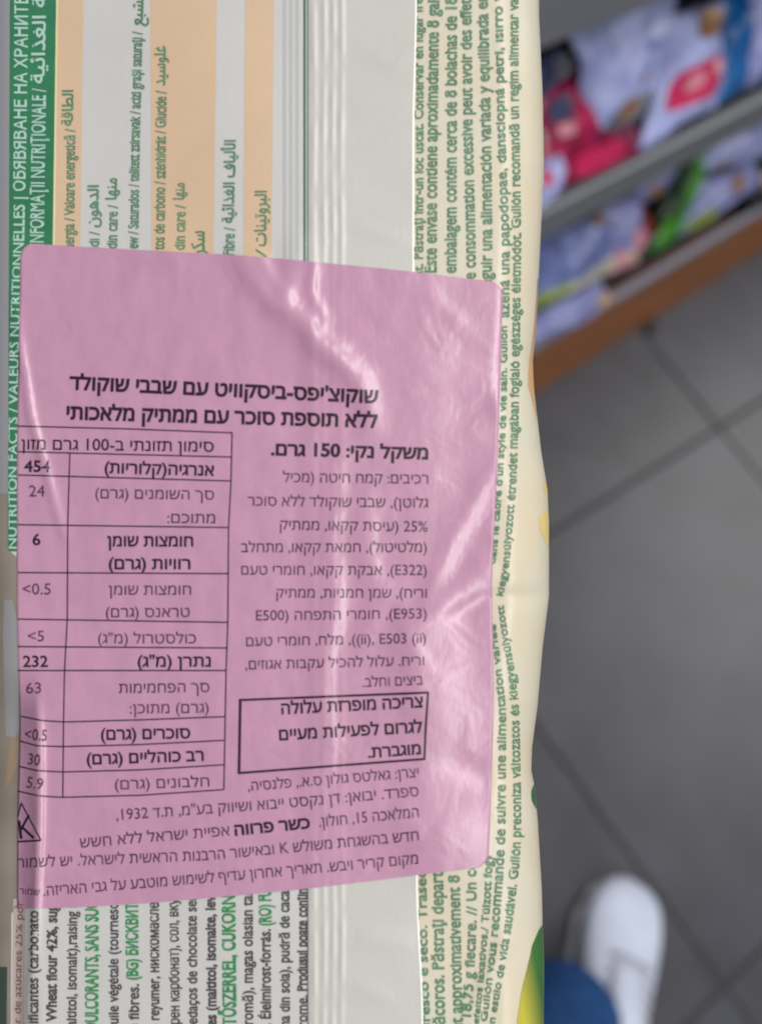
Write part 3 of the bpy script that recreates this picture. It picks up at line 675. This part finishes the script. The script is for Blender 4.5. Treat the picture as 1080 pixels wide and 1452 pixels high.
def rules(name, lines, off, m, parent, label=None):
    V = []; Fc = []
    for pts, w in lines:
        P = np.array(pts, float); seg = np.hypot(*np.diff(P, axis=0).T); L = np.concatenate([[0], np.cumsum(seg)])
        n = max(3, int(L[-1] / 4)); q = np.linspace(0, L[-1], n); x = np.interp(q, L, P[:, 0]); y = np.interp(q, L, P[:, 1])
        tx, ty = np.gradient(x), np.gradient(y); tl = np.hypot(tx, ty); tx, ty = tx / tl, ty / tl
        b = len(V)
        for sgn in (-1, 1):
            X = x + sgn * ty * w / 2; Y = y - sgn * tx * w / 2
            V += list(place(X, Y, hh(X, Y) + off(X, Y)))
        Fc += [(b + i, b + i + 1, b + n + i + 1, b + n + i) for i in range(n - 1)]
    o = mesh_obj(name, V, Fc, m, parent, smooth=False)
    if label: o['label'] = label
    return o
tw = 1.9
rules('nutrition_table_rules', [
 ([(25, 604), (180, 608), (329, 613.6)], tw), ([(25, 640.4), (328, 648)], tw), ([(25, 673.4), (327.5, 682)], tw), ([(25, 744), (324, 748)], tw), ([(25, 812), (324, 813.5)], tw),
 ([(25, 878), (323, 882.6)], tw), ([(25, 917), (322, 919)], tw), ([(25, 951), (320.5, 951)], tw), ([(30, 1016), (60, 1022), (90, 1024), (200, 1021), (319.6, 1016.4)], tw),
 ([(28, 1051), (53, 1058), (90, 1059), (200, 1056), (319, 1050)], tw), ([(27, 1087), (52, 1093), (88, 1095), (200, 1092), (318, 1084.7)], tw), ([(25, 1122), (55, 1129), (88, 1131), (200, 1128), (317.4, 1120)], tw),
 ([(329, 613), (327.5, 682), (324, 748), (323, 882), (320.5, 951), (317.4, 1120)], tw), ([(99, 642), (96, 744), (95.4, 876), (91.5, 951), (90, 1027), (89, 1131)], tw)],
 lambda x, y: STK(x, y) - 0.012, m_ink, sticker, 'thin printed grid of the nutrition table')
rules('warning_frame', [([(338.8, 993), (607.5, 982.3)], 3.2), ([(606.8, 981), (603.6, 1030), (601.5, 1077)], 3.0), ([(603, 1076.5), (338, 1096.6)], 3.2), ([(340.6, 992), (338.8, 1098)], 4.0)], STK, m_ink, sticker, 'bold black frame around the warning text')
rules('kosher_mark', [([(30, 1139), (58, 1192)], 2.0), ([(58, 1192), (25, 1194)], 2.6), ([(30, 1139), (25, 1158)], 2.0), ([(27, 1164), (30, 1190)], 4.0), ([(29, 1178), (41, 1156)], 3.4), ([(32, 1174), (48, 1189)], 3.6)], STK, m_ink, sticker, 'small triangle with a letter K inside')

def vt(s, path, h, m=m_gtext, bold=0.0, ref='H', off=None):
    text_line(s, path, h, m, off or FLM, packet, bold, ref)
# heading and table rows, upper left (read upwards)
vt('NUTRITION FACTS / VALEURS NUTRITIONNELLES | ОБЯВЯВАНЕ НА ХРАНИТЕЛ', [(23.5, 778), (24.5, 640), (27, 500), (34, 345), (37, 200), (39.5, 20), (40, -22)], (11, 18), m_wtext, 0.016)
vt('TÁPÉRTÉK / INFORMAŢII NUTRIŢIONALE /', [(59, 440), (62, 330), (65, 125)], 19, m_wtext, 0.016)
vt(arab('القيمة الغذائية'), [(62.5, 118), (65, 15), (66, -70)], 18, m_wtext, 0.014)
vt('Energia / Valoare energetică /', [(105, 360), (106.5, 182)], 14, bold=0.020); vt(arab('الطاقة'), [(103, 178), (104, 127)], 15, bold=0.020)
vt('Lipidi /', [(140, 372), (141, 328)], 14, bold=0.016); vt(arab('الدهون'), [(139, 322), (140, 262)], 15, bold=0.020)
vt('din care /', [(166, 352), (167, 290)], 14, bold=0.016); vt(arab('منها'), [(165, 283), (166, 252)], 15, bold=0.020)
vt('ew / Saturados / telített zsírsavak / acizi graşi saturaţi /', [(196, 352), (198, 200), (202, 44)], 14, bold=0.020); vt(arab('مشبع'), [(202, 36), (204, -12)], 15, bold=0.020)
vt('tos de carbono / szénhidrát / Glucide /', [(233, 354), (235, 200), (236, 128)], 14.5, bold=0.020); vt(arab('غلوسيد'), [(234, 121), (235, 64)], 15, bold=0.020)
vt('din care /', [(262, 354), (263, 290)], 14, bold=0.016); vt(arab('منها'), [(261, 283), (262, 259)], 15, bold=0.020)
vt(arab('سكر'), [(290, 362), (290, 327)], 18, bold=0.020)
vt('Fibre /', [(332, 362), (333, 322)], 15, bold=0.016); vt(arab('الألياف الغذائية'), [(331, 316), (334, 198)], 15, bold=0.020)
vt('/', [(378, 366), (378, 352)], 15); vt(arab('البروتينات'), [(377, 349), (378, 270)], 16, bold=0.020)
# ingredients, lower left (read upwards)
K = m_ktext
vt('poder de azúcares 25% por', [(29, 1490), (30, 1380), (33, 1278)], 9, m_btext, off=lambda x, y: 0.24 + 0 * x)
vt('gasificantes (carbonato', [(54, 1478), (54.5, 1292)], 13.5, K, 0.018)
vt('. Wheat flour 42%, sug', [(80, 1458), (81, 1284)], 14, K, 0.030)
vt('maltitol, isomalt),raising a', [(108, 1470), (109.5, 1280)], 13.5, K, 0.018)
vt('DULCORANTS, SANS SUC', [(139, 1462), (139.5, 1278)], 18, m_gtext2, 0.026)
vt('huile végétale (tournesol', [(168, 1462), (167.5, 1276)], 13.5, K, 0.018)
vt('e fibres.', [(197, 1462), (197, 1396)], 14, K, 0.018); vt('(BG) БИСКВИТИ', [(196, 1390), (195.5, 1270)], 16, m_gtext2, 0.030)
vt('и reyumer, нискомаслен', [(226, 1462), (225, 1270)], 13.5, K, 0.022)
vt('порен карбонат), сол, вкус', [(255, 1472), (252.5, 1266)], 13.5, K, 0.018)
vt('pedaços de chocolate sem', [(280, 1462), (278.5, 1264)], 13.5, K, 0.018)
vt('ntes (maltitol, isomalte, leve', [(307, 1470), (305, 1262)], 13.5, K, 0.030)
vt('ÉDESÍTŐSZERREL, CUKORNÉ', [(335, 1500), (333, 1260)], 18, m_gtext2, 0.030)
vt('la aromă), magas olasian tart', [(359, 1480), (358, 1256)], 14, K, 0.018)
vt('hat. Élelmirost-forrás.', [(384, 1478), (383.5, 1318)], 14, K, 0.022); vt('(RO) FU', [(385, 1313), (384, 1262)], 17, m_gtext2, 0.030)
vt('obtina din soia), pudră de cacao', [(411, 1486), (410, 1254)], 13.5, K, 0.022)
vt('arome.', [(436, 1466), (436, 1412)], 13.5, K, 0.018); vt('Produsul poate conţine', [(436, 1406), (436, 1252)], 14, K, 0.032)
# right columns (read upwards)
G = 0.015
vt('y seco. Traseo e sa și răcoros la loc uscat. Păstraţi într-un loc uscat. Conservar en lugar fresco', [(600.5, 700), (600, 340), (600.5, 120), (599, -30)], 12, bold=G)
vt('Este envase contiene aproximadamente 8 galletas', [(619, 386), (620, 200), (622.5, 20), (624, -40)], 16, bold=G)
vt('a embalagem contém cerca de 8 bolachas de 18,75', [(647, 402), (647.5, 200), (648, -30)], 16, bold=G)
vt('Une consommation excessive peut avoir des effets la', [(675, 420), (674, 330), (670, 180), (668, -30)], 15.5, bold=G)
vt('a seguir una alimentación variada y equilibrada en el', [(697, 430), (698, 330), (696, 180), (691, -30)], 15.5, bold=G)
vt('azená una papodopae, dansciopná petri, ısırro vac', [(722, 450), (722.5, 340), (716, 180), (712, -30)], 12.5, bold=G)
vt('dans le cadre d’un style de vie sain. Gullón', [(702, 800), (706, 770), (712, 687), (717.5, 600), (719, 520), (719, 462)], (7, 8.5, 9, 9), bold=0.020)
vt('kiegyensúlyozott étrendet magában foglaló egészséges életmódot. Gullón recomandă un regim alimentar variat', [(713, 846), (722, 803), (732, 687), (735, 600), (737, 480), (739, 340), (737, 220), (735, 130), (735, -30)], (9, 12, 12.5, 13, 13), bold=G)
vt('o fresco e seco. Traseo', [(611, 1478), (606.5, 1370), (605.5, 1300), (604, 1232)], 12, bold=G)
vt('și răcoros. Păstraţi departe', [(632, 1486), (629.5, 1370), (629, 1300), (628, 1226)], 16, bold=G)
vt('ient approximativement 8 b', [(657, 1478), (654, 1370), (653, 1300), (651, 1224)], 15.5, bold=G)
vt('dia 18,75 g fiecare. // Un co', [(665, 1480), (672, 1390), (676, 1300), (675, 1222)], (12, 13.5, 14), bold=G)
vt('os efeitos laxativos./ Túlzott fogy', [(676, 1478), (685, 1400), (693, 1310), (696, 1270), (699, 1212)], (7, 9.5, 11.5), bold=G)
vt('na Gullón vous recommande de suivre une alimentation variée', [(686.5, 1478), (697, 1400), (706, 1330), (713, 1250), (716.5, 1187), (717, 1093), (717.5, 1005), (711, 947), (705, 905), (703, 885)], (8, 10, 12.5, 13, 12.5, 11, 7), bold=G)
vt('y un estilo de vida saudável. Gullón preconiza változatos és kiegyensúlyozott', [(697.5, 1478), (707, 1420), (718, 1360), (729, 1290), (737, 1220), (739, 1187), (738.5, 1124), (736, 1005), (729, 947), (719, 893), (714, 858)], (8, 10, 12.5, 12.5, 12.5, 11, 9), bold=G)
